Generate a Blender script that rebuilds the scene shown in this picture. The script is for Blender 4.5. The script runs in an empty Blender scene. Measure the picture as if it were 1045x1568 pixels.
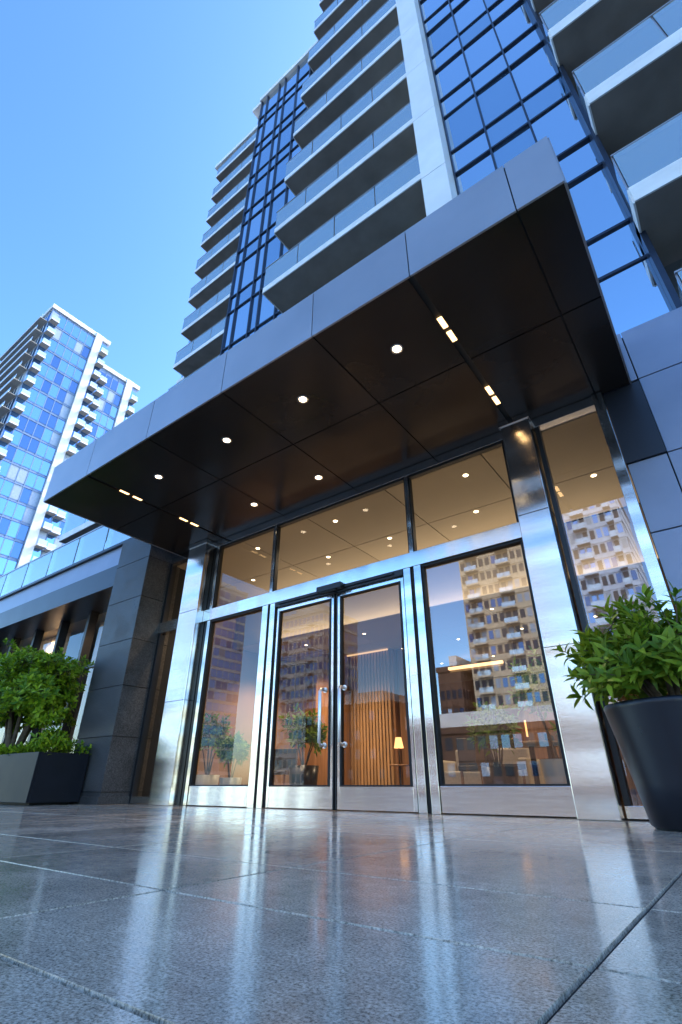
import bpy, math, random
from mathutils import Vector, Matrix, noise
random.seed(7)
R=random.random
U=random.uniform
scene=bpy.context.scene

# ---------------------------------------------------------------- materials
def newmat(name):
    m=bpy.data.materials.new(name); m.use_nodes=True
    nt=m.node_tree; nt.nodes.clear()
    out=nt.nodes.new('ShaderNodeOutputMaterial')
    return m,nt,out
def N(nt,t,**kw):
    n=nt.nodes.new(t)
    for k,v in kw.items(): setattr(n,k,v)
    return n
def pmat(name,col,rough=.5,metal=0,var=.12,scale=4,bump=0,bscale=60,rvar=.06,stretch=(1,1,1),spec=.5,island=0,coat=0,wave=0,wstretch=(.4,.4,3),bdist=.01):
    m,nt,out=newmat(name); L=nt.links.new
    b=N(nt,'ShaderNodeBsdfPrincipled'); L(b.outputs[0],out.inputs[0])
    tc=N(nt,'ShaderNodeTexCoord'); mp=N(nt,'ShaderNodeMapping'); mp.inputs['Scale'].default_value=stretch
    L(tc.outputs['Object'],mp.inputs[0])
    nz=N(nt,'ShaderNodeTexNoise'); nz.inputs['Scale'].default_value=scale; nz.inputs['Detail'].default_value=5
    L(mp.outputs[0],nz.inputs['Vector'])
    mr=N(nt,'ShaderNodeMapRange'); mr.inputs[1].default_value=.3; mr.inputs[2].default_value=.7
    mr.inputs[3].default_value=1-var; mr.inputs[4].default_value=1+var
    L(nz.outputs[0],mr.inputs[0])
    fac=mr.outputs[0]
    if island:
        g=N(nt,'ShaderNodeNewGeometry'); m2=N(nt,'ShaderNodeMapRange'); m2.inputs[3].default_value=1-island; m2.inputs[4].default_value=1+island
        L(g.outputs['Random Per Island'],m2.inputs[0])
        mu=N(nt,'ShaderNodeMath',operation='MULTIPLY'); L(fac,mu.inputs[0]); L(m2.outputs[0],mu.inputs[1]); fac=mu.outputs[0]
    vm=N(nt,'ShaderNodeVectorMath',operation='SCALE'); vm.inputs[0].default_value=col[:3]; L(fac,vm.inputs['Scale'])
    L(vm.outputs[0],b.inputs['Base Color'])
    m3=N(nt,'ShaderNodeMapRange'); m3.inputs[3].default_value=max(.01,rough-rvar); m3.inputs[4].default_value=rough+rvar
    L(nz.outputs[0],m3.inputs[0]); L(m3.outputs[0],b.inputs['Roughness'])
    b.inputs['Metallic'].default_value=metal
    b.inputs['Specular IOR Level'].default_value=spec
    b.inputs['Coat Weight'].default_value=coat
    last=None
    if wave:
        mw=N(nt,'ShaderNodeMapping'); mw.inputs['Scale'].default_value=wstretch; L(tc.outputs['Object'],mw.inputs[0])
        nw=N(nt,'ShaderNodeTexNoise'); nw.inputs['Scale'].default_value=1; nw.inputs['Detail'].default_value=1; L(mw.outputs[0],nw.inputs['Vector'])
        bw=N(nt,'ShaderNodeBump'); bw.inputs['Strength'].default_value=1; bw.inputs['Distance'].default_value=wave; L(nw.outputs[0],bw.inputs['Height']); L(bw.outputs[0],b.inputs['Normal']); last=bw
    if bump:
        n2=N(nt,'ShaderNodeTexNoise'); n2.inputs['Scale'].default_value=bscale; n2.inputs['Detail'].default_value=3
        L(mp.outputs[0],n2.inputs['Vector'])
        bp=N(nt,'ShaderNodeBump'); bp.inputs['Strength'].default_value=bump; bp.inputs['Distance'].default_value=bdist
        L(n2.outputs[0],bp.inputs['Height']); L(bp.outputs[0],b.inputs['Normal'])
        if last: L(last.outputs[0],bp.inputs['Normal'])
    return m
def emat(name,col,s):
    m,nt,out=newmat(name); e=N(nt,'ShaderNodeEmission'); e.inputs[0].default_value=(*col,1); e.inputs[1].default_value=s
    nt.links.new(e.outputs[0],out.inputs[0]); return m
def glassmat(name,tint,base_refl,refl_tint=(1,1,1),wav=.0,wscale=.6,rough=.0,body=None,bodyfac=0):
    """thin architectural glazing: clear body + mirror reflection weighted by fresnel"""
    m,nt,out=newmat(name); L=nt.links.new
    tr=N(nt,'ShaderNodeBsdfTransparent'); tr.inputs[0].default_value=(*tint,1)
    gl=N(nt,'ShaderNodeBsdfGlossy'); gl.inputs[0].default_value=(*refl_tint,1); gl.inputs['Roughness'].default_value=rough
    fr=N(nt,'ShaderNodeFresnel'); fr.inputs[0].default_value=1.5
    mr=N(nt,'ShaderNodeMapRange'); mr.inputs[1].default_value=.04; mr.inputs[2].default_value=1; mr.inputs[3].default_value=base_refl; mr.inputs[4].default_value=1
    L(fr.outputs[0],mr.inputs[0])
    first=tr.outputs[0]
    if body:
        d=N(nt,'ShaderNodeBsdfDiffuse'); d.inputs[0].default_value=(*body,1)
        if bodyfac>=1: first=d.outputs[0]
        else:
            mx=N(nt,'ShaderNodeMixShader'); mx.inputs[0].default_value=bodyfac; L(tr.outputs[0],mx.inputs[1]); L(d.outputs[0],mx.inputs[2]); first=mx.outputs[0]
    ms=N(nt,'ShaderNodeMixShader'); L(mr.outputs[0],ms.inputs[0]); L(first,ms.inputs[1]); L(gl.outputs[0],ms.inputs[2]); L(ms.outputs[0],out.inputs[0])
    if wav:
        tc=N(nt,'ShaderNodeTexCoord'); nz=N(nt,'ShaderNodeTexNoise'); nz.inputs['Scale'].default_value=wscale; nz.inputs['Detail'].default_value=1
        L(tc.outputs['Object'],nz.inputs['Vector'])
        bp=N(nt,'ShaderNodeBump'); bp.inputs['Strength'].default_value=wav; bp.inputs['Distance'].default_value=.02
        L(nz.outputs[0],bp.inputs['Height']); L(bp.outputs[0],gl.inputs['Normal'])
    return m

M={}
M['steel']=pmat('brushed_stainless',(.74,.70,.65),.16,1,.05,3,.03,30,.04,(1,1,20),wave=.03,wstretch=(.15,.15,2.4))
M['steel_h']=pmat('brushed_stainless_rail',(.74,.71,.67),.17,1,.05,3,.02,30,.04,(1,1,20),wave=.014,wstretch=(2.2,.5,.5))
M['steel_b']=pmat('satin_steel_handle',(.9,.88,.85),.38,1,.03,3)
M['dark']=pmat('dark_anodised',(.02,.021,.024),.35,.3,.1,3)
M['black']=pmat('black_rubber',(.008,.008,.008),.6,0)
M['soffit']=pmat('soffit_dark_bronze',(.042,.032,.027),.25,.5,.15,1.2,.03,30,.05,(1,1,1),island=.15,wave=.025,wstretch=(1.2,1.2,1))
M['fascia']=pmat('fascia_grey_metal',(.42,.40,.41),.33,.55,.07,1.5,island=.05,wave=.01,wstretch=(.8,.8,.8))
M['bluepanel']=pmat('blue_grey_wall_panel',(.24,.26,.33),.36,.3,.08,2,island=.06)
M['bluedark']=pmat('dark_blue_panel',(.02,.022,.03),.35,.2,.1,2)
M['white']=pmat('white_painted_panel',(.88,.86,.82),.4,0,.05,1.5,island=.04)
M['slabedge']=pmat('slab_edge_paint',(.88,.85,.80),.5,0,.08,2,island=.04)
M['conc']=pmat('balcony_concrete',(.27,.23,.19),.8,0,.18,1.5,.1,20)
M['mull']=pmat('navy_mullion',(.03,.04,.065),.35,.4,.1,3)
M['cglass']=glassmat('curtain_wall_glass',(0,0,0),.8,(.85,.93,1),.25,.45,.01,(.02,.05,.1),1)
M['cglass2']=glassmat('curtain_wall_glass_b',(0,0,0),.64,(.78,.9,1),.25,.45,.01,(.03,.07,.13),1)
M['bglass']=glassmat('balustrade_glass',(.85,.94,.96),.36,(.93,.98,1),.0,.5,.02,(.68,.82,.82),.38)
M['bglassfar']=glassmat('far_balustrade_glass',(0,0,0),.32,(.95,.98,1),.0,.5,.02,(.45,.55,.6),1)
M['glass']=glassmat('entrance_glass',(.92,.92,.9),.19,(.97,.98,1),.06,.5)
M['glass2']=glassmat('entrance_glass_clear',(.93,.93,.91),.06,(.97,.98,1),.06,.5)
M['doorglass']=glassmat('door_glass',(.92,.91,.89),.045,(.97,.98,1),.06,.5)
M['ceil']=pmat('lobby_ceiling',(.32,.28,.215),.7,0,.05,1,island=.08)
M['lobbywall']=pmat('lobby_wall',(.26,.15,.08),.6,0,.12,2)
M['walnut']=pmat('walnut_panel',(.2,.095,.042),.4,0,.25,3,0,1,.05,(8,8,.6),island=.2)
M['oak']=pmat('oak_slats',(.36,.20,.09),.5,0,.25,3,0,1,.05,(8,8,.6),island=.15)
M['lfloor']=pmat('lobby_floor_stone',(.16,.13,.1),.2,0,.15,4)
M['warm']=emat('warm_lamp',(1,.78,.5),10)
M['warm2']=emat('warm_cove',(1,.6,.28),3)
M['warm3']=emat('dim_cove',(1,.6,.28),1)
M['warmlin']=emat('warm_linear_led',(1,.62,.27),4.5)
M['pot']=pmat('glazed_dark_pot',(.010,.011,.016),.3,0,.15,6,spec=.4)
M['potw']=pmat('white_pot',(.5,.5,.48),.4,0)
M['pbox']=pmat('dark_planter_metal',(.014,.015,.019),.45,0,.15,4,spec=.12)
M['soil']=pmat('soil',(.03,.02,.014),.95,0,.3,30,.5,50)
M['bark']=pmat('bark',(.12,.085,.055),.85,0,.3,20,.4,80)
M['fabric']=pmat('upholstery',(.38,.34,.28),.9,0,.1,30)
M['leather']=pmat('dark_leather',(.05,.035,.025),.5,0)
M['shade']=emat('lamp_shade_glow',(1,.5,.18),2.5)
def leafmat(name,c1,c2,trans=.25):
    m,nt,out=newmat(name); L=nt.links.new
    g=N(nt,'ShaderNodeNewGeometry'); cr=N(nt,'ShaderNodeValToRGB')
    cr.color_ramp.elements[0].color=(*c1,1); cr.color_ramp.elements[1].color=(*c2,1)
    L(g.outputs['Random Per Island'],cr.inputs[0])
    b=N(nt,'ShaderNodeBsdfPrincipled'); b.inputs['Roughness'].default_value=.45; b.inputs['Specular IOR Level'].default_value=.3
    L(cr.outputs[0],b.inputs['Base Color'])
    t=N(nt,'ShaderNodeBsdfTranslucent'); L(cr.outputs[0],t.inputs[0])
    ms=N(nt,'ShaderNodeMixShader'); ms.inputs[0].default_value=trans
    L(b.outputs[0],ms.inputs[1]); L(t.outputs[0],ms.inputs[2]); L(ms.outputs[0],out.inputs[0])
    return m
M['leafA']=leafmat('laurel_leaf',(.08,.17,.012),(.34,.45,.035),.35)
M['leafB']=leafmat('shrub_leaf',(.08,.19,.01),(.42,.55,.025),.35)
M['leafC']=leafmat('indoor_leaf',(.08,.17,.02),(.28,.42,.05),.35)

def granite(name,base,dark,light,rough,scale=170,island=.1,bump=.05,lo=.37,hi=.63,spec=.5,mid=.2):
    m,nt,out=newmat(name); L=nt.links.new
    b=N(nt,'ShaderNodeBsdfPrincipled'); L(b.outputs[0],out.inputs[0]); b.inputs['Specular IOR Level'].default_value=spec
    tc=N(nt,'ShaderNodeTexCoord')
    def nz(s,d=3,r=.6):
        n=N(nt,'ShaderNodeTexNoise'); n.inputs['Scale'].default_value=s; n.inputs['Detail'].default_value=d; n.inputs['Roughness'].default_value=r
        L(tc.outputs['Object'],n.inputs['Vector']); return n
    n1=nz(scale,4,.75)
    cr=N(nt,'ShaderNodeValToRGB'); e=cr.color_ramp.elements
    e[0].position=lo; e[0].color=(*dark,1); e[1].position=hi; e[1].color=(*light,1)
    k=e.new(.5); k.color=(*base,1)
    L(n1.outputs[0],cr.inputs[0])
    n2=nz(2.3,6,.65); n3=nz(28,4,.65)
    def rng(n,a,b_,lo_=.3,hi_=.7):
        mr=N(nt,'ShaderNodeMapRange'); mr.inputs[1].default_value=lo_; mr.inputs[2].default_value=hi_; mr.inputs[3].default_value=a; mr.inputs[4].default_value=b_; L(n.outputs[0],mr.inputs[0]); return mr
    mr=rng(n2,.68,1.27); mr3=rng(n3,1-mid,1+mid)
    g=N(nt,'ShaderNodeNewGeometry'); mi=N(nt,'ShaderNodeMapRange'); mi.inputs[3].default_value=1-island; mi.inputs[4].default_value=1+island; L(g.outputs['Random Per Island'],mi.inputs[0])
    a=N(nt,'ShaderNodeMath',operation='MULTIPLY'); L(mr.outputs[0],a.inputs[0]); L(mr3.outputs[0],a.inputs[1])
    c=N(nt,'ShaderNodeMath',operation='MULTIPLY'); L(a.outputs[0],c.inputs[0]); L(mi.outputs[0],c.inputs[1])
    vm=N(nt,'ShaderNodeVectorMath',operation='SCALE'); L(cr.outputs[0],vm.inputs[0]); L(c.outputs[0],vm.inputs['Scale']); L(vm.outputs[0],b.inputs['Base Color'])
    r1=rng(n3,.75,1.3); r2=rng(n2,.7,1.35); r3=rng(n1,1.2,.85,.35,.65)
    x=N(nt,'ShaderNodeMath',operation='MULTIPLY'); L(r1.outputs[0],x.inputs[0]); L(r2.outputs[0],x.inputs[1])
    x2=N(nt,'ShaderNodeMath',operation='MULTIPLY'); L(x.outputs[0],x2.inputs[0]); L(r3.outputs[0],x2.inputs[1])
    y=N(nt,'ShaderNodeMath',operation='MULTIPLY'); L(x2.outputs[0],y.inputs[0]); y.inputs[1].default_value=rough; L(y.outputs[0],b.inputs['Roughness'])
    bp=N(nt,'ShaderNodeBump'); bp.inputs['Strength'].default_value=bump; bp.inputs['Distance'].default_value=.002; L(n1.outputs[0],bp.inputs['Height']); L(bp.outputs[0],b.inputs['Normal'])
    return m
M['pave']=granite('granite_paving',(.50,.41,.31),(.16,.13,.095),(.72,.61,.48),.135,170,.09,.006,.37,.63,.27,.16)
M['gpier']=granite('granite_cladding',(.065,.062,.06),(.03,.03,.03),(.13,.125,.12),.45,90,.08,.03,.36,.64,.3)
M['joint']=pmat('joint_grout',(.015,.015,.015),.9,0)
M['ground']=pmat('ground_concrete',(.07,.07,.065),.7,0,.2,.5,.1,20)

# ---------------------------------------------------------------- mesh builder
class MB:
    def __init__(s): s.v=[];s.f=[];s.m=[];s.ml=[];s.sm=[]
    def mi(s,k):
        if k not in s.ml: s.ml.append(k)
        return s.ml.index(k)
    def poly(s,pts,k,smooth=False):
        n=len(s.v); s.v+= [tuple(p) for p in pts]; s.f.append(tuple(range(n,n+len(pts)))); s.m.append(s.mi(k)); s.sm.append(smooth)
    def box(s,x0,x1,y0,y1,z0,z1,k,xf=None):
        if x0>x1:x0,x1=x1,x0
        if y0>y1:y0,y1=y1,y0
        n=len(s.v); i=s.mi(k)
        vs=[(x,y,z) for z in (z0,z1) for y in (y0,y1) for x in (x0,x1)]
        if xf: vs=[tuple(xf@Vector(q)) for q in vs]
        s.v+=vs
        for f in ((0,2,3,1),(4,5,7,6),(0,1,5,4),(2,6,7,3),(0,4,6,2),(1,3,7,5)):
            s.f.append(tuple(n+a for a in f)); s.m.append(i); s.sm.append(False)
    def tube(s,path,radii,k,seg=8,cap=True):
        i=s.mi(k); rings=[]
        for j,p in enumerate(path):
            p=Vector(p)
            d=(Vector(path[min(j+1,len(path)-1)])-Vector(path[max(j-1,0)]))
            if d.length<1e-6: d=Vector((0,0,1))
            d.normalize()
            a=d.orthogonal().normalized() if abs(d.z)<.95 else Vector((1,0,0))
            a=(a-d*a.dot(d)).normalized(); b=d.cross(a)
            n=len(s.v)
            for q in range(seg):
                t=2*math.pi*q/seg; s.v.append(tuple(p+radii[j]*(math.cos(t)*a+math.sin(t)*b)))
            rings.append(n)
        for j in range(len(rings)-1):
            for q in range(seg):
                s.f.append((rings[j]+q,rings[j]+(q+1)%seg,rings[j+1]+(q+1)%seg,rings[j+1]+q)); s.m.append(i); s.sm.append(True)
        if cap:
            s.f.append(tuple(rings[0]+q for q in reversed(range(seg)))); s.m.append(i); s.sm.append(False)
            s.f.append(tuple(rings[-1]+q for q in range(seg))); s.m.append(i); s.sm.append(False)
    def lathe(s,cx,cy,prof,k,seg=48):
        i=s.mi(k); rings=[]
        for r,z in prof:
            n=len(s.v); rings.append(n)
            for q in range(seg):
                t=2*math.pi*q/seg; s.v.append((cx+r*math.cos(t),cy+r*math.sin(t),z))
        for j in range(len(rings)-1):
            for q in range(seg):
                s.f.append((rings[j]+q,rings[j]+(q+1)%seg,rings[j+1]+(q+1)%seg,rings[j+1]+q)); s.m.append(i); s.sm.append(True)
    def disc(s,cx,cy,z,r,k,seg=20,down=True):
        pts=[(cx+r*math.cos(2*math.pi*q/seg),cy+r*math.sin(2*math.pi*q/seg),z) for q in range(seg)]
        if down: pts.reverse()
        s.poly(pts,k)
    def leaf(s,p,d,up,L,W,k,droop=.2):
        d=d.normalized(); side=d.cross(up)
        if side.length<1e-3: side=d.orthogonal()
        side.normalize(); nrm=side.cross(d)
        n=len(s.v); i=s.mi(k)
        m1=p+d*L*.35-nrm*L*droop*.1; m2=p+d*L*.7-nrm*L*droop*.45; t=p+d*L-nrm*L*droop
        s.v+=[tuple(p),tuple(m1+side*W*.5+nrm*W*.15),tuple(m1),tuple(m1-side*W*.5+nrm*W*.15),
              tuple(m2+side*W*.38+nrm*W*.12),tuple(m2),tuple(m2-side*W*.38+nrm*W*.12),tuple(t)]
        for f in ((0,1,2),(0,2,3),(1,4,5,2),(2,5,6,3),(4,7,5),(5,7,6)):
            s.f.append(tuple(n+a for a in f)); s.m.append(i); s.sm.append(True)
    def build(s,name,parent=None,bevel=0):
        me=bpy.data.meshes.new(name); me.from_pydata(s.v,[],s.f)
        for k in s.ml: me.materials.append(M[k])
        me.polygons.foreach_set('material_index',s.m); me.polygons.foreach_set('use_smooth',s.sm); me.update()
        o=bpy.data.objects.new(name,me); scene.collection.objects.link(o)
        if parent: o.parent=parent
        if bevel:
            md=o.modifiers.new('bevel','BEVEL'); md.width=bevel; md.segments=2; md.limit_method='ANGLE'; md.angle_limit=math.radians(50)
        return o
def empty(name,parent=None):
    o=bpy.data.objects.new(name,None); scene.collection.objects.link(o)
    if parent:o.parent=parent
    return o
def spot(x,y,z,e,parent,col=(1,.74,.47),size=130,name='lobby_spot',soft=.12):
    l=bpy.data.lights.new(name,'SPOT'); l.energy=e; l.color=col; l.spot_size=math.radians(size); l.spot_blend=.8; l.shadow_soft_size=soft
    o=bpy.data.objects.new(name,l); o.location=(x,y,z); o.parent=parent; scene.collection.objects.link(o)

# ---------------------------------------------------------------- ground & paving
g=MB(); g.poly([(-1500,-1500,-.02),(1500,-1500,-.02),(1500,1500,-.02),(-1500,1500,-.02)],'ground'); g.build('ground')
p=MB()
xs=[-.285+1.06*k for k in range(-30,12)]
ys=[.51-1.01*k for k in range(12,0,-1)]+[.51,1.02,1.53,2.83,4.1,5.4]
gp=.0045; ch=.002
for a in range(len(xs)-1):
    for b in range(len(ys)-1):
        x0,x1,y0,y1=xs[a]+gp,xs[a+1]-gp,ys[b]+gp,ys[b+1]-gp
        z=U(-.0005,.0005)
        n=len(p.v)
        p.v+=[(x0,y0,-.008),(x1,y0,-.008),(x1,y1,-.008),(x0,y1,-.008),(x0+ch,y0+ch,z),(x1-ch,y0+ch,z),(x1-ch,y1-ch,z),(x0+ch,y1-ch,z)]
        for f in ((4,5,6,7),(0,1,5,4),(1,2,6,5),(2,3,7,6),(3,0,4,7)):
            p.f.append(tuple(n+q for q in f)); p.m.append(p.mi('pave')); p.sm.append(False)
p.box(xs[0],xs[-1],ys[0],ys[-1],-.016,-.0075,'joint')
p.build('plaza_paving')

# ---------------------------------------------------------------- entrance canopy
cx0,cx1,cy0,cy1,cz0,cz1=-7.62,.12,2.55,5.12,4.08,4.71
can=empty('entrance_canopy')
seams=[cx0,-6.38,-4.96,-3.56,-2.25,-1.16,-.23,cx1]
q=MB(); q.box(cx0+.02,cx1-.02,cy0+.02,cy1,cz0+.02,cz1-.02,'black'); q.build('structure',can)
q=MB()
for i in range(len(seams)-1):
    a,b=seams[i],seams[i+1]; ga=.008 if i else 0; gb=.008 if i<len(seams)-2 else 0
    if abs(a+1.16)<.01 or abs(a+6.38)<.01: ga=.03
    if abs(b+1.16)<.01 or abs(b+6.38)<.01: gb=.03
    q.box(a+ga,b-gb,cy0+.012,3.742,cz0,cz0+.018,'soffit')
    q.box(a+ga,b-gb,3.758,cy1,cz0,cz0+.018,'soffit')
q.build('soffit_panels',can)
q=MB()
for i in range(len(seams)-1):
    a,b=seams[i],seams[i+1]
    q.box(a+(.005 if i else 0),b-(.005 if i<len(seams)-2 else 0),cy0-.01,cy0+.008,cz0-.008,cz1,'fascia')
q.box(cx0-.012,cx0+.006,cy0+.012,cy1,cz0-.008,cz1,'fascia'); q.box(cx1-.006,cx1+.012,cy0+.012,cy1,cz0-.008,cz1,'fascia')
q.box(cx0-.01,cx1+.01,cy0+.01,cy1,cz1-.015,cz1,'fascia')
q.build('fascia',can)
q=MB()
dl=[(-1.67,3.18),(-2.91,3.18),(-4.18,3.18),(-5.6,3.18),(-3.79,4.55),(-5.08,4.55)]
for x,y in dl:
    q.lathe(x,y,[(.062,cz0+.001),(.062,cz0-.006),(.05,cz0-.006),(.046,cz0-.002)],'steel',24)
    q.disc(x,y,cz0-.003,.044,'warm')
for x,y in dl[:4]: spot(x,y,cz0-.03,22,can,(1,.76,.5),110,'canopy_downlight',.045)
for X,ylist in ((-1.16,(3.17,3.37,4.32,4.52)),(-6.38,(3.14,3.36,4.22,4.44))):
    for y in ylist: q.box(X-.024,X+.024,y-.07,y+.07,cz0+.003,cz0+.015,'warmlin')
q.build('downlights',can)

# ---------------------------------------------------------------- steel columns
for (a,b) in ((-7.1,-6.63),(-1.28,-.95)):
    q=MB(); q.box(a,b,4.92,5.25,.0,4.06,'steel'); q.box(a-.015,b+.015,4.905,5.265,4.0,4.078,'steel')
    e=empty('steel_column')
    q.build('shaft',e,.006)
    q=MB()
    for zj in (1.38,2.795): q.box(a+.004,b-.004,4.9165,4.93,zj,zj+.006,'black'); q.box(b-.01,b+.0035,4.93,5.24,zj,zj+.006,'black')
    q.build('panel_joint',e)

# ---------------------------------------------------------------- main tower
tw=empty('high_rise_tower')
q=MB()
q.box(-7.85,-7.105,5.07,5.2,2.61,2.80,'steel_h')
q.box(-6.625,-1.285,5.06,5.2,2.61,2.80,'steel_h')
q.box(-7.85,-7.11,5.08,5.19,3.95,4.075,'steel_h'); q.box(-6.62,-1.29,5.08,5.19,3.95,4.075,'steel_h'); q.box(-.945,-.27,5.08,5.19,3.95,4.075,'steel_h')
q.box(-6.44,-5.26,5.085,5.18,.01,.24,'steel_h'); q.box(-2.565,-1.285,5.085,5.18,.01,.24,'steel_h'); q.box(-7.8,-7.11,5.085,5.18,.01,.1,'steel_h');q.box(-.94,-.27,5.085,5.18,.01,.1,'steel_h')
for a,b in ((-5.25,-5.135),(-5.085,-4.99),(-2.81,-2.715),(-2.665,-2.57)): q.box(a,b,5.065,5.19,0,2.608,'steel')
for a,b in ((-5.135,-5.085),(-2.715,-2.665)): q.box(a,b,5.1,5.18,0,2.607,'black')
for x in (-5.12,-2.69): q.box(x-.028,x+.028,5.085,5.185,2.802,3.948,'steel')
q.box(-6.52,-6.45,5.075,5.19,0,2.608,'steel'); q.box(-6.52,-6.46,5.085,5.185,2.802,3.948,'steel')
q.box(-6.62,-6.52,5.11,5.19,0,3.948,'dark')
q.box(-7.85,-7.79,5.08,5.19,0,2.608,'dark'); q.box(-7.85,-7.79,5.08,5.19,2.802,3.948,'dark')
q.box(-.94,-.89,5.09,5.19,.102,3.948,'dark'); q.box(-.27,-.17,5.05,5.2,0,4.07,'steel')
q.box(-1.33,-1.285,5.085,5.19,.242,2.608,'dark'); q.box(-1.33,-1.285,5.085,5.19,2.802,3.948,'dark')
# gaskets round the glazing
for a,b in ((-2.568,-1.332),(-6.448,-5.252)):
    q.box(a,b,5.085,5.17,2.58,2.609,'black'); q.box(a,a+.02,5.095,5.17,.241,2.58,'black'); q.box(b-.02,b,5.095,5.17,.241,2.58,'black'); q.box(a+.02,b-.02,5.095,5.17,.241,.256,'black')
for a,b in ((-6.458,-5.15),(-5.09,-2.72),(-2.66,-1.332)):
    q.box(a,b,5.1,5.17,2.801,2.82,'black'); q.box(a,b,5.1,5.17,3.92,3.949,'black')
    q.box(a,a+.016,5.1,5.17,2.82,3.92,'black'); q.box(b-.016,b,5.1,5.17,2.82,3.92,'black')
q.build('storefront_frame',tw,.003)
q=MB()
def pane(x0,x1,z0,z1,y=5.14,k='glass'):
    t=U(-.0015,.0015); q.poly([(x0,y,z0),(x1,y+t,z0),(x1,y+t,z1),(x0,y,z1)],k)
for z0,z1 in ((.1,2.61),(2.8,3.95)): pane(-7.79,-7.1,z0,z1,k='glass2')
pane(-6.45,-5.25,.24,2.59,k='glass2'); pane(-2.57,-1.33,.24,2.59)
for a,b in ((-6.46,-5.148),(-5.092,-2.718),(-2.662,-1.33)): pane(a,b,2.8,3.95,k='glass2')
pane(-.89,-.27,.1,3.95)
q.build('storefront_glass',tw)
# double door
dr=empty('glass_double_door')
q=MB(); 
q.box(-4.985,-2.815,5.055,5.18,2.535,2.609,'dark')
for a,b in ((-4.985,-3.9),(-3.88,-2.815)):
    q.box(a+.02,a+.065,5.1,5.15,.01,2.53,'steel'); q.box(b-.065,b-.02,5.1,5.15,.01,2.53,'steel')
    q.box(a,a+.018,5.09,5.15,.01,2.53,'black'); q.box(b-.018,b,5.09,5.15,.01,2.53,'black')
    q.box(a+.065,b-.065,5.102,5.148,.01,.235,'steel_h'); q.box(a+.065,b-.065,5.102,5.148,2.475,2.53,'steel_h')
    q.box(a+.065,a+.09,5.09,5.145,.235,2.475,'black'); q.box(b-.09,b-.065,5.09,5.145,.235,2.475,'black'); q.box(a+.09,b-.09,5.09,5.145,2.455,2.4745,'black'); q.box(a+.09,b-.09,5.09,5.145,.2355,.25,'black')
q.box(-3.9,-3.88,5.12,5.14,.01,2.53,'black')
q.build('door_leaves',dr,.002)
q=MB()
for a,b in ((-4.985,-3.9),(-3.88,-2.815)):
    q.poly([(a+.07,5.126,.23),(b-.07,5.126,.23),(b-.07,5.126,2.48),(a+.07,5.126,2.48)],'doorglass')
q.build('door_glazing',dr)
q=MB()
for x in (-4.04,-3.74):
    q.tube([(x,5.1,.66),(x,5.01,.66),(x,4.985,.685),(x,4.985,1.265),(x,5.01,1.29),(x,5.1,1.29)],[.021]*6,'steel_b',14)
    for z in (.66,1.29): q.tube([(x,5.085,z),(x,5.103,z)],[.032,.032],'steel_b',14)
q.build('pull_handles',dr)
q=MB(); q.box(-4.13,-3.72,4.97,5.05,2.55,2.63,'dark'); q.tube([(-4.13,5.02,2.595),(-4.14,5.02,2.595)],[.03,.03],'steel',12)
q.box(-4.06,-3.8,4.98,5.02,2.53,2.549,'black'); q.box(-4.9,-4.13,5.03,5.054,2.56,2.59,'dark'); q.box(-3.72,-2.95,5.03,5.054,2.56,2.59,'dark')
q.build('door_operator',dr,.006)

# podium walls around entrance
q=MB()
q.box(-7.86,-.17,5.2,5.45,4.08,4.84,'bluedark')
q.box(-8.9,22,5.45,7.6,4.55,4.82,'bluedark')
q.box(-.165,.2,5.12,5.5,3.14,4.075,'bluedark')
q.box(-.16,14,5.2,5.5,0,4.8,'black')
q.build('podium_wall',tw)
q=MB()
zz=[0,.8,1.57,2.35,3.14,4.12,4.84]
xx=[-.16,.2,1.55,2.95,4.35,5.75,7.15,8.55,9.95,11.35,12.75]
for i in range(len(xx)-1):
    for j in range(6):
        if i==0 and j==4: continue
        q.box(xx[i]+.006,xx[i+1]-.006,5.15,5.195,zz[j]+.006,zz[j+1]-.006,'bluepanel')
q.build('wall_panels',tw,.003)

# lobby interior
q=MB()
q.poly([(-9,5.2,.012),(1.5,5.2,.012),(1.5,15,.012),(-9,15,.012)],'lfloor')
for i in range(7):
    for j in range(2):
        q.box(-8.9+i*1.45,-8.9+i*1.45+1.435,5.22+j*1.3,5.22+j*1.3+1.285,3.95,3.97,'ceil')
q.box(-9,1.5,5.2,7.9,3.975,4.05,'black')
q.box(-9,1.5,7.85,7.95,3.05,3.95,'ceil')
for i in range(7):
    for j in range(5):
        q.box(-8.9+i*1.45,-8.9+i*1.45+1.44,7.95+j*1.4,7.95+j*1.4+1.39,3.05,3.07,'ceil')
q.box(-9,1.5,7.95,15,3.075,3.1,'black')
q.box(-9,1.5,14.9,15.1,0,3.1,'lobbywall'); q.box(-9.2,-9,5.2,15,0,4,'lobbywall'); q.box(1.5,1.7,5.5,15,0,4,'lobbywall')
q.build('lobby_shell',tw)
q=MB()
for i in range(4): q.box(-9+i*.75,-9+i*.75+.74,10.06,10.3,0,3.05,'walnut')
x=-7.15
while x<-6.1:
    q.box(x,x+.055,9.98,10.05,0,3.05,'oak'); x+=.085
q.box(-5.98,-5.4,10.2,10.5,0,3.05,'walnut')
q.box(-3.3,-2.7,10.4,11,0,3.05,'walnut')
q.box(-7.9,-7.2,9.6,10.0,0,3.05,'walnut')
for i in range(8): q.box(-5.3+i*.82,-5.3+i*.82+.8,14.8,14.88,.0,3.05,'walnut')
for z in (.5,1.0,1.5,2.0): q.box(-2.6,-.2,12.8,13.1,z,z+.03,'oak')
for x in (-2.6,-1.8,-1.0,-.2): q.box(x,x+.04,12.79,13.11,0,2.3,'walnut')
q.build('feature_walls',tw)
q=MB()
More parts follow.
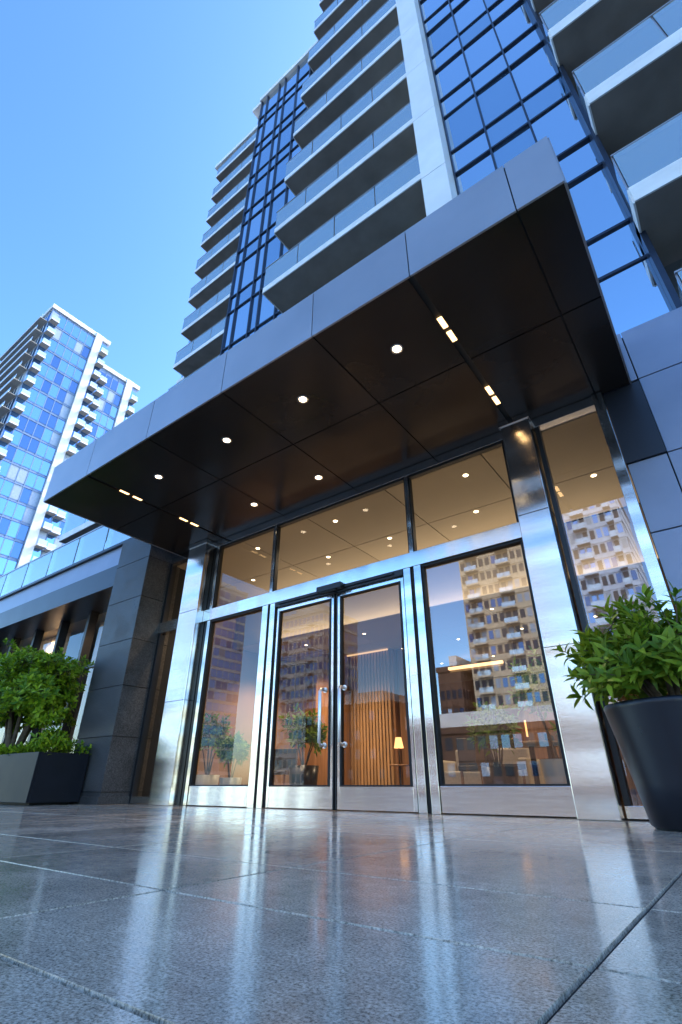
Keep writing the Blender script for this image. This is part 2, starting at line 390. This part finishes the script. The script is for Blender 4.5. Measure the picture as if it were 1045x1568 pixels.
for y,xx_ in ((5.55,(-6.0,-4.25,-2.0)),(6.6,(-7.2,-5.2,-3.9,-2.3,-.6))):
    for x in xx_: 
        q.disc(x+U(-.03,.03),y,3.945,.036,'warm',16)
for y in (8.6,10.2,12.2):
    for x in (-7.4,-5.8,-4.4,-3.0,-1.6): q.disc(x,y,3.045,.032,'warm',14)
q.box(-5.5,-4.1,11.9,11.98,2.8,2.86,'warm2'); q.box(-5.5,-4.1,12.0,12.3,2.75,2.86,'ceil')
q.box(-7.9,-6.05,9.9,9.94,3.0,3.03,'warm3')
for x,z in ((-4.6,1.4),(-3.4,1.2),(-2.2,1.4),(-.8,1.2),(-5.2,1.3)): q.box(x-.08,x+.08,14.6,14.72,z,z+.4,'shade')
for x,y in ((-2.0,12.6),(-1.3,12.6)): q.lathe(x,y,[(.09,1.25),(.14,1.0),(.0,1.0)],'shade',20)
# small table lamp on a side table by the slatted wall
x,y=-5.75,9.7
q.lathe(x,y,[(.06,1.12),(.10,.92),(.0,.92)],'shade',20); q.tube([(x,y,.62),(x,y,.92)],[.012,.012],'dark',8); q.lathe(x,y,[(0,.62),(.2,.62),(.2,.59),(0,.59)],'walnut',24); q.tube([(x,y,.012),(x,y,.6)],[.02,.02],'dark',8)
q.build('lobby_lights',tw)
for x in (-6.8,-5.0,-2.0): spot(x,5.65,3.9,210,tw,size=110)  # spots added near the glass to brighten the indoor plants
spot(-7.9,8.7,3.0,480,tw); spot(-6.3,8.7,3.0,340,tw)  # fill spots added to wash the back-left walnut wall
for x in (-3.8,-1.4): spot(x,9.0,3.0,300,tw)
spot(-2.7,13,3.0,600,tw)
l=bpy.data.lights.new('lobby_ceiling_fill','AREA');  # added fill aimed up to brighten the lobby ceiling, no fitting modelled
l.energy=65; l.color=(1,.77,.52); l.size=8; l.size_y=.3; l.shape='RECTANGLE'
o=bpy.data.objects.new('ceiling_fill_light',l); o.location=(-4,7.7,3.0); o.rotation_euler=(math.radians(180+20),0,0); o.parent=tw; scene.collection.objects.link(o)

# tower body
FH=2.8; YB=6.5; YW=7.6
zf=[13.3-2*FH+FH*k for k in range(0,17)]
ZT=52
def xl(z): return -7.93+max(0,z-12)*.085
XP0,XP1=-2.37,-1.72
core=MB(); bal=MB(); rail=MB(); 
def winwall(b,x0,x1,y,z0,z1,bay,k=('cglass','cglass2'),tr=0):
    n=max(1,round((x1-x0)/bay)); w=(x1-x0)/n
    for i in range(n):
        a=x0+i*w; t=U(-.006,.006); t2=U(-.006,.006)
        b.poly([(a+.03,y,z0),(a+w-.03,y+t,z0),(a+w-.03,y+t+t2,z1),(a+.03,y+t2,z1)],random.choice(k))
        b.box(a-.03,a+.03,y-.07,y+.02,z0,z1,'mull')
def balcony(x0,x1,yf,z,edge=.22,yb=YW,posts=1.4):
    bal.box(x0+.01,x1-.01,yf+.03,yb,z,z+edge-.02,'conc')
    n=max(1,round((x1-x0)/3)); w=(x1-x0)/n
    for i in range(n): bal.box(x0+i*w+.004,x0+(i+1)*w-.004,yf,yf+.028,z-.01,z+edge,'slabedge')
    bal.box(x0-.02,x0+.008,yf+.0285,yb,z-.01,z+edge,'slabedge'); bal.box(x1-.008,x1+.02,yf+.0285,yb,z-.01,z+edge,'slabedge')
    n=max(1,round((x1-x0)/posts)); w=(x1-x0)/n
    zt=z+edge+.95
    for i in range(n): 
        t=U(-.006,.006)
        rail.box(x0+i*w+.02,x0+(i+1)*w-.02,yf+.02+t,yf+.035+t,z+edge-.06,zt,'bglass')
    for i in range(n+1): rail.box(x0+i*w-.012,x0+i*w+.012,yf+.045,yf+.065,z+edge,zt,'fascia')
    rail.box(x0,x0+.012,yf+.07,yb,z+edge,zt,'bglass')
    rail.box(x0-.01,x1+.01,yf+.008,yf+.05,zt+.002,zt+.03,'fascia')
core.box(-7.6,20,YW+.1,28,4.8,zf[0]-.002,'bluedark')
for z in zf:
    x0=xl(z)
    core.box(x0+.5,20,YW+.1,28,z,z+FH-.002,'bluedark')
    winwall(core,x0+.3,XP0,YW,z+.24,z+FH,1.35)
    balcony(x0,XP0-.0,YB,z)
    for j in range(8):
        y=YW+j*2.4; core.poly([(x0+.45,y+2.3,z+.3),(x0+.45,y+.05,z+.3),(x0+.45,y+.05,z+FH),(x0+.45,y+2.3,z+FH)],'cglass2')
    core.box(x0+.35,x0+.6,YW,27,z-.02,z+.28,'slabedge')
# white pier
for z in zf:
    core.box(XP0+.02,XP1,YB-.12,YW+.05,z-.3+.008,z+FH-.3-.008,'white')
core.box(XP0+.04,XP1-.02,YB-.1,YW,4.8,ZT,'black')
core.box(XP0+.02,XP1,YB-.12,YW+.05,4.8,zf[0]-.31,'white')
# glazed curtain bay
YC=6.95
xm=[-1.7,-.78,.12,1.0]
for z in [4.82]+zf:
    zs=[z,z+1.0,z+FH] if z>5 else [z,5.9,zf[0]]
    for a in range(3):
        for b in range(len(zs)-1):
            t=U(-.012,.012); t2=U(-.015,.015)
            core.poly([(xm[a],YC,zs[b]),(xm[a+1],YC+t,zs[b]),(xm[a+1],YC+t+t2,zs[b+1]),(xm[a],YC+t2,zs[b+1])],random.choice(('cglass','cglass','cglass2')))
    for b in zs[:-1]: core.box(-1.7,1.0,YC-.05,YC+.03,b-.028,b+.028,'mull')
for x in xm: core.box(x-.022,x+.022,YC-.07,YC+.03,4.8,ZT,'mull')
core.box(-1.7,1.05,YC+.04,YW+.2,4.8,ZT,'bluedark')
core.box(.98,1.06,YC-.35,YW,4.8,ZT,'mull')
# right balcony stack
for k in range(14):
    z=4.9+3.0*k
    balcony(1.0 if k%2 else 1.05,9.0,6.0,z,.34)
    winwall(core,1.14,9,YW-.1,z+.3,z+3,1.3)
core.box(9,9.4,6.4,YW+.2,4.8,50,'white')
# glazed slot between the balcony stacks
YS=8.0
core.box(-11.45,-7.5,YS+.1,24,4.8,34,'bluedark')
xs2=[-11.5,-11.05,-10.15,-9.7,-8.8,-7.9]
for k in range(10):
    H2=2.95; z=4.7+H2*k
    zs=[z,z+.95,z+H2]
    for a in range(len(xs2)-1):
        for b in range(2):
            t=U(-.012,.012)
            core.poly([(xs2[a],YS,zs[b]),(xs2[a+1],YS+t,zs[b]),(xs2[a+1],YS+t,zs[b+1]),(xs2[a],YS,zs[b+1])],random.choice(('cglass','cglass','cglass2')))
    for b in zs[:-1]: core.box(-11.5,-7.9,YS-.05,YS+.03,b-.03,b+.03,'mull')
    core.poly([(-11.5,12,z),(-11.5,YS,z),(-11.5,YS,z+H2),(-11.5,12,z+H2)],'cglass')
for x in xs2: core.box(x-.025,x+.025,YS-.07,YS+.03,4.8,34.2,'mull')
core.box(-11.6,-7.4,YS-.15,22,34.2,34.6,'slabedge')
# west wing set further back, lower roof
YV=10.5
for k in range(14):
    z=3.9+2.75*k
    balcony(-19.4,-14.9,YV,z,.24,YV+1.5,1.5)
    winwall(core,-19.7,-11.5,YV+1.5,z+.28,z+2.75,1.1)
    core.box(-20.3,-19.65,YV+.9,30,z-.02,z+.26,'slabedge')
    for j in range(7):
        y=YV+1+j*2.4; core.poly([(-20.1,y+2.3,z+.3),(-20.1,y+.05,z+.3),(-20.1,y+.05,z+2.75),(-20.1,y+2.3,z+2.75)],random.choice(('cglass','cglass2')))
    core.poly([(-20.1,YV+1,z+.28),(-19.7,YV+1,z+.28),(-19.7,YV+1,z+2.75),(-20.1,YV+1,z+2.75)],'cglass')
    balcony(-14.6,-12.4,YV+.25,z,.24,YV+1.5,1.1)
core.box(-20.0,-11.4,YV+1.6,30,4.8,42,'bluedark')
core.box(-20.2,-11.4,YV+.2,30,42.2,42.6,'slabedge')
core.box(-16.2,-11.4,YV+.6,30,42.6,45.5,'bluedark'); core.box(-16.4,-11.4,YV+.1,30,45.5,45.9,'slabedge')
# low west terrace
balcony(-17.2,-12.5,YB+.1,7.7); core.box(-17,-12.4,YW+.3,10.4,4.8,7.7,'bluepanel')
core.build('tower_facade',tw); bal.build('balcony_slabs',tw); rail.build('balcony_balustrades',tw)

# ---------------------------------------------------------------- granite pier
gpz=empty('granite_pier')
q=MB(); q.box(-8.88,-7.87,4.62,5.5,0,4.5,'joint'); q.build('core',gpz)
q=MB(); zc=[0.0,.16,.92,1.68,2.44,3.2,3.96,4.52]
for j in range(len(zc)-1):
    q.box(-8.9,-7.85,4.6,5.3,zc[j]+.004,zc[j+1]-.004,'gpier')
q.box(-8.93,-7.83,4.57,5.3,.0,.1,'gpier')
q.build('cladding',gpz,.003)

# ---------------------------------------------------------------- retail wing
wg=empty('retail_wing')
q=MB()
q.box(-60,-8.92,5.0,5.9,3.9,4.38,'bluedark'); q.box(-60,-8.0,5.12,5.9,4.385,4.92,'bluepanel')
q.box(-60,-7.7,5.05,5.9,4.925,4.99,'dark')
q.box(-60,-8.9,5.9,16,4.4,4.9,'bluedark')
q.box(-60,-8.92,5.65,5.85,0,.35,'gpier')
q.box(-60,-8.92,5.72,5.8,2.55,2.62,'dark')
x=-8.95
while x>-60:
    q.box(x-.05,x+.05,5.62,5.82,.35,3.9,'dark'); x-=1.35
q.box(-60,-8.9,12,12.2,0,4.4,'lobbywall'); q.box(-60,-8.9,5.9,12,3.9,3.95,'ceil'); q.box(-60,-8.9,5.9,12,.0,.02,'lfloor')
q.build('walls',wg)
q=MB(); x=-9.0
while x>-60:
    q.poly([(x-1.25,5.76,.35),(x-.05,5.76,.35),(x-.05,5.76,2.55),(x-1.25,5.76,2.55)],'glass2')
    q.poly([(x-1.25,5.76,2.62),(x-.05,5.76,2.62),(x-.05,5.76,3.9),(x-1.25,5.76,3.9)],'glass2')
    x-=1.35
q.build('shop_windows',wg)
q=MB(); x=-8.1
while x>-60:
    q.box(x-1.36,x-.02,5.2,5.22,4.99,5.85,'bglass'); q.box(x-.02,x,5.23,5.26,4.99,5.9,'fascia'); x-=1.4
q.box(-60,-8.1,5.19,5.24,5.86,5.9,'fascia'); q.build('terrace_balustrade',wg)
M['curtain']=pmat('sheer_curtain',(.5,.41,.3),.9,0,.3,3,0,1,.02,(10,1,.2))
q=MB(); 
for k in range(80):
    x=-9.3-k*.12
    if (k//12)%3==2: continue
    q.poly([(x,6.2+.05*(k%2),.02),(x-.12,6.2+.05*((k+1)%2),.02),(x-.12,6.2+.05*((k+1)%2),3.85),(x,6.2+.05*(k%2),3.85)],'curtain')
q.build('curtains',wg)
for x in (-10.5,-14.5): spot(x,6.0,3.8,110,wg,size=140,name='shop_lamp')

# ---------------------------------------------------------------- distant towers
M['dg1']=glassmat('far_glass_blue',(0,0,0),.55,(.42,.66,1),0,1,.02,(.03,.09,.2),1)
M['dg2']=glassmat('far_glass_deep',(0,0,0),.28,(.4,.62,1),0,1,.02,(.015,.04,.09),1)
M['dg3']=pmat('far_window_blind',(.3,.38,.48),.5,0,.1)
M['bluband']=pmat('far_spandrel_band',(.16,.24,.38),.5,.1,.1)
M['beige']=pmat('beige_render',(.54,.45,.32),.8,0,.08,.3)
M['brown']=pmat('brown_brick_wall',(.12,.065,.04),.85,0,.15,.5)
M['dkwin']=pmat('dark_window',(.03,.035,.045),.15,0,.2)
M['lt']=pmat('light_grey_cladding',(.72,.71,.69),.6,0,.06,.3)
M['palebl']=pmat('pale_blue_cladding',(.5,.6,.74),.6,0,.06,.3)
M['balcd']=pmat('balcony_soffit_paint',(.4,.37,.32),.8,0,.1)
def far(name,x0,x1,y0,y1,h,wall,gl,fh=3.0,bay=2.2,faces='SENW',balc={},piers={},slab=None,roof=True,win=.74,z0=0,floors=True,band={}):
    e=empty(name); w=MB(); d=MB(); 
    w.box(x0,x1,y0,y1,0,h,wall)
    nf=int(h/fh)
    F={'S':((x0,y0),(1,0),(0,-1),x1-x0),'E':((x1,y0),(0,1),(1,0),y1-y0),'N':((x0,y1),(1,0),(0,1),x1-x0),'W':((x0,y0),(0,1),(-1,0),y1-y0)}
    for f in faces:
        (ox,oy),(ux,uy),(nx,ny),L=F[f]; n=max(1,round(L/bay)); bw=L/n
        bk=band.get(f,slab or wall)
        def P(u,o): return (ox+ux*u+nx*o, oy+uy*u+ny*o)
        def bx(u0,u1,o0,o1,za,zb,k,tgt=d):
            a=P(u0,o0); b=P(u1,o1); tgt.box(min(a[0],b[0]),max(a[0],b[0]),min(a[1],b[1]),max(a[1],b[1]),za,zb,k)
        for i in range(n):
            c=i*bw
            for j in range(nf):
                z=j*fh
                if (f,i) in piers: continue
                m0=.04 if win>.7 else .16
                a=P(c+bw*m0,.05); b=P(c+bw*(1-m0),.05)
                za=z+fh*(1-win); zb=z+fh-(.02 if win>.7 else .35)
                pts=[(a[0],a[1],za),(b[0],b[1],za),(b[0],b[1],zb),(a[0],a[1],zb)]
                if f in 'NW': pts.reverse()
                d.poly(pts,random.choice(gl))
                if (f,i) in balc:
                    bx(c,c+bw,.02,1.3,z-.02,z+.1,'balcd'); bx(c,c+bw,1.3,1.36,z-.05,z+.25,slab or wall); bx(c+.03,c+bw-.03,1.2,1.24,z+.25,z+1.1,'bglassfar')
            if (f,i) in piers: bx(c,c+bw,.0,.5,0,h+.8,'lt')
            else: bx(c-.06,c+.06,.0,.1,0,h,bk)
        if floors:
            for j in range(nf): bx(0,L,.0,.14,j*fh-.07,j*fh+.1,bk)
    if roof:
        w.box(x0-.3,x1+.3,y0-.3,y1+.3,h,h+.9,slab or wall); w.box(x0+3,x1-3,y0+2,y1-2,h+.9,h+3.2,'lt')
    w.build('walls',e); d.build('windows_and_balconies',e); return e
bluew=['dg1','dg1','dg2','dg2','dg1','dg1','dg2','dg1','dg1','dg3']
far('apartment_tower',-96,-78,17.4,28,76,'bluband',bluew,2.9,1.3,'SE',
    balc={('S',i) for i in range(1,14)}|{('E',0),('E',7)},piers={('E',6),('S',0)},slab='lt',win=.86,roof=True,band={'E':'bluband'})
far('apartment_tower',-95,-78.4,28.2,36,70.5,'bluband',bluew,2.9,1.3,'SEN',balc={('E',5),('E',0)},piers={('E',4)},slab='lt',win=.86,band={'E':'bluband'})
warmw=['dkwin','dkwin','dkwin','dg2','dg3']
far('apartment_tower',-37,-24,-96,-80,44,'beige',warmw,2.9,1.3,'NEW',balc={('N',1),('N',2),('N',6),('N',7)},slab='beige',win=.66)
far('apartment_tower',-15,-6,-96,-80,47,'palebl',warmw+['dg1','dg1'],2.9,1.1,'NEW',balc={('N',1),('N',2),('N',6)},slab='palebl',win=.7)
far('brick_office_block',-43,-38.5,-92,-78,19,'brown',warmw,3.2,1.2,'NEW',win=.6)
far('apartment_tower',-88,-74,-96,-82,38,'lt',bluew,2.9,1.4,'NE',balc={('N',1),('N',7)},slab='lt',win=.7)
far('apartment_tower',-140,-118,-96,-80,55,'lt',bluew,3,2.2,'NE',balc={('N',2),('N',6)},slab='lt')
far('brick_office_block',-70,-50,-86,-72,13,'brown',warmw,3.2,1.6,'NE',win=.6)
far('brick_office_block',-48,16,-78,-66,7.2,'brown',warmw,3.5,1.8,'NE',win=.6)
far('apartment_tower',8,24,-98,-84,34,'beige',warmw,3,1.6,'NW',win=.66)

# ---------------------------------------------------------------- plants
def rdir(zmin=-.3):
    while True:
        v=Vector((U(-1,1),U(-1,1),U(-1,1)))
        if .05<v.length<1 and v.normalized().z>zmin: return v.normalized()
def shrub(name,base,c,rad,nshoot,lpw,L,W,k,stems=7,parent=None,inner=.55,zmin=-.35,seed=0):
    b=MB()
    base=Vector(base); c=Vector(c)
    mains=[]
    for i in range(stems):
        a=2*math.pi*i/stems+U(-.3,.3)
        e=c+Vector((math.cos(a)*rad[0]*.45,math.sin(a)*rad[1]*.45,U(-.2,.35)*rad[2]))
        m=(base+e)/2+Vector((U(-.05,.05),U(-.05,.05),.05))*rad[0]
        b.tube([base+Vector((math.cos(a),math.sin(a),0))*.03,m,e],[.02*rad[0]*1.6,.014*rad[0]*1.6,.008*rad[0]],'bark',6,False); mains.append(e); mains.append(m)
    for i in range(nshoot):
        d=rdir(zmin)
        lump=.78+.5*noise.noise(d*1.9+Vector((seed,seed*.3,0)))+.3*noise.noise(d*5+Vector((seed,0,3)))
        r=U(inner,1.0)**.6*lump
        t=c+Vector((d.x*rad[0],d.y*rad[1],d.z*rad[2]))*r
        s=min(mains,key=lambda q:(q-t).length)
        if R()<.5: b.tube([s,(s+t)/2+Vector((0,0,-.02)),t],[.005,.004,.003],'bark',4,False)
        ax=(d*.8+Vector((0,0,.7))+rdir(-1)*.35).normalized()
        a0=R()*6.28
        for j in range(lpw):
            a=a0+j*2.4
            o=ax.orthogonal().normalized(); o2=ax.cross(o)
            rad_d=o*math.cos(a)+o2*math.sin(a)
            f=j/lpw
            dd=(rad_d*(1.0-.55*f)+ax*(.15+.9*f)).normalized()
            b.leaf(t-ax*L*(.7*(1-f)),dd,ax,L*U(.7,1.15),W*U(.8,1.15),k,U(.1,.4))
    return b.build(name,parent)
pt=empty('potted_laurel_shrub')
px,py=-.33,4.28
q=MB(); q.lathe(px,py,[(.0,.0),(.30,.0),(.325,.02),(.36,.25),(.40,.5),(.425,.64),(.435,.70),(.44,.725),(.43,.737),(.40,.73),(.395,.66),(0,.66)],'pot',64); q.build('pot',pt)
q=MB(); q.disc(px,py,.675,.395,'soil',32,False); q.build('soil',pt)
shrub('foliage',(px,py,.66),(px-.04,py,1.02),(.78,.62,.52),460,9,.12,.038,'leafA',9,pt,.25,-.4,3)
# planter box
pb=empty('planter_box')
q=MB(); X0,X1,Y0,Y1=-12.6,-8.3,3.78,4.55
q.box(X0,X1,Y0,Y0+.04,.03,.68,'pbox');q.box(X0,X1,Y1-.04,Y1,.03,.68,'pbox');q.box(X0,X0+.04,Y0+.04,Y1-.04,.03,.68,'pbox');q.box(X1-.04,X1,Y0+.04,Y1-.04,.03,.68,'pbox')
q.box(X0+.1,X1-.1,Y0+.1,Y1-.1,0,.03,'black'); q.box(X0+.04,X1-.04,Y0+.04,Y1-.04,.03,.6,'soil'); q.build('box',pb,.006)
b=MB()
for i in range(3600):
    x=U(X0,X1+.08); y=U(Y0,Y1); z=.62+ (R()**.6)*(.2+.1*noise.noise(Vector((x*2,y*2,0))))
    b.leaf(Vector((x,y,z)),(rdir(-.1)+Vector((0,0,.3))),Vector((0,0,1)),U(.05,.09),.035,'leafB')
b.build('groundcover',pb)
shrub('edge_shrub',(-8.6,4.15,.6),(-8.65,4.1,.85),(.35,.3,.22),60,8,.1,.04,'leafB',4,pb,.3,-.2,9)
st=empty('rounded_shrub_tree')
shrub('crown',(-10.1,4.15,.6),(-10.05,4.15,1.75),(1.4,.85,.95),1900,9,.10,.05,'leafB',9,st,.25,-.85,5)
def indoor(x,y,ph,pr,c,rad,n,potk='pot'):
    e=empty('indoor_potted_plant')
    q=MB(); q.lathe(x,y,[(0,.02),(pr*.8,.02),(pr,ph),(pr*.92,ph),(pr*.9,ph-.04),(0,ph-.04)],potk,28); q.build('pot',e)
    shrub('foliage',(x,y,ph),(x,y,c),(rad,rad,rad*1.05),n,8,.11,.045,'leafC',5,e,.2,-.5,x)
indoor(-2.25,5.9,.42,.2,.78,.34,130,'pot')
indoor(-1.72,6.4,.5,.22,1.2,.5,200,'potw')
indoor(-5.3,6.2,.5,.22,.92,.38,140,'pot')
indoor(-7.3,6.1,.4,.2,.95,.42,120,'potw')
indoor(-6.4,5.8,.35,.17,.7,.3,90,'potw')
indoor(-1.25,5.8,.5,.2,.85,.3,60,'potw')
def chair(x,y,r):
    e=empty('lobby_chair'); q=MB(); T=Matrix.Translation((x,y,0))@Matrix.Rotation(r,4,'Z')
    q.box(-.24,.24,-.24,.24,.42,.48,'leather',T); q.box(-.24,.24,.2,.25,.48,.85,'leather',T)
    for a in (-.22,.19):
        for b in (-.22,.19): q.box(a,a+.03,b,b+.03,0.012,.42,'walnut',T)
    q.build('frame',e,.008)
for x,y,r in ((-3.1,7.3,.4),(-2.6,6.9,2.2),(-1.2,7.2,-.6),(-1.9,7.6,1.7),(-6.9,7.4,.3),(-4.6,9.6,2)): chair(x,y,r)
e=empty('round_table'); q=MB(); q.lathe(-2.3,7.3,[(0,.74),(.4,.74),(.4,.7),(0,.7)],'oak',32); q.tube([(-2.3,7.3,.02),(-2.3,7.3,.7)],[.035,.035],'dark',12); q.lathe(-2.3,7.3,[(.26,.012),(.24,.035),(0,.035)],'dark',24); q.build('table',e)
e=empty('lobby_sofa'); q=MB(); q.box(-4.2,-2.9,9.0,9.3,.1,.8,'fabric'); q.box(-4.2,-2.9,8.4,9.0,.1,.45,'fabric'); q.box(-4.35,-4.2,8.4,9.3,.1,.62,'fabric'); q.box(-2.9,-2.75,8.4,9.3,.1,.62,'fabric'); q.build('sofa',e,.03)
e=empty('reception_desk'); q=MB(); q.box(-1.9,.6,9.2,9.9,.012,1.05,'walnut'); q.box(-1.95,.65,9.12,9.95,1.052,1.1,'potw'); q.build('desk',e,.01)

# ---------------------------------------------------------------- world & sun
el=math.radians(42); az=math.radians(22)
w=bpy.data.worlds.new('World'); scene.world=w; w.use_nodes=True
nt=w.node_tree; bg=nt.nodes['Background']
sky=nt.nodes.new('ShaderNodeTexSky'); sky.sky_type='NISHITA'; sky.sun_disc=False; sky.sun_elevation=el; sky.sun_rotation=az
sky.air_density=1.0; sky.dust_density=1.0; sky.ozone_density=1.8
gm=nt.nodes.new('ShaderNodeGamma'); gm.inputs[1].default_value=1.4
hs=nt.nodes.new('ShaderNodeHueSaturation'); hs.inputs['Saturation'].default_value=1.08; hs.inputs['Value'].default_value=2.4; hs.inputs['Hue'].default_value=.497
nt.links.new(sky.outputs[0],gm.inputs[0]); nt.links.new(gm.outputs[0],hs.inputs['Color']); nt.links.new(hs.outputs[0],bg.inputs[0]); bg.inputs[1].default_value=.15
s=Vector((math.sin(az)*math.cos(el),math.cos(az)*math.cos(el),math.sin(el)))
sl=bpy.data.lights.new('sun','SUN'); sl.energy=4.8; sl.angle=math.radians(.5); sl.color=(1,.9,.76)
so=bpy.data.objects.new('sun',sl); so.rotation_euler=s.to_track_quat('Z','Y').to_euler(); so.location=(0,0,80); scene.collection.objects.link(so)

# ---------------------------------------------------------------- camera
cd=bpy.data.cameras.new('camera'); cd.sensor_fit='VERTICAL'; cd.sensor_height=36; cd.lens=757/1568*36; cd.clip_start=.02; cd.clip_end=4000
co=bpy.data.objects.new('camera',cd); co.location=(0,0,.24); co.rotation_euler=(math.radians(90+29),0,math.radians(36.7)); scene.collection.objects.link(co)
scene.camera=co
scene.view_settings.view_transform='Standard'; scene.view_settings.look='None'; scene.view_settings.exposure=0
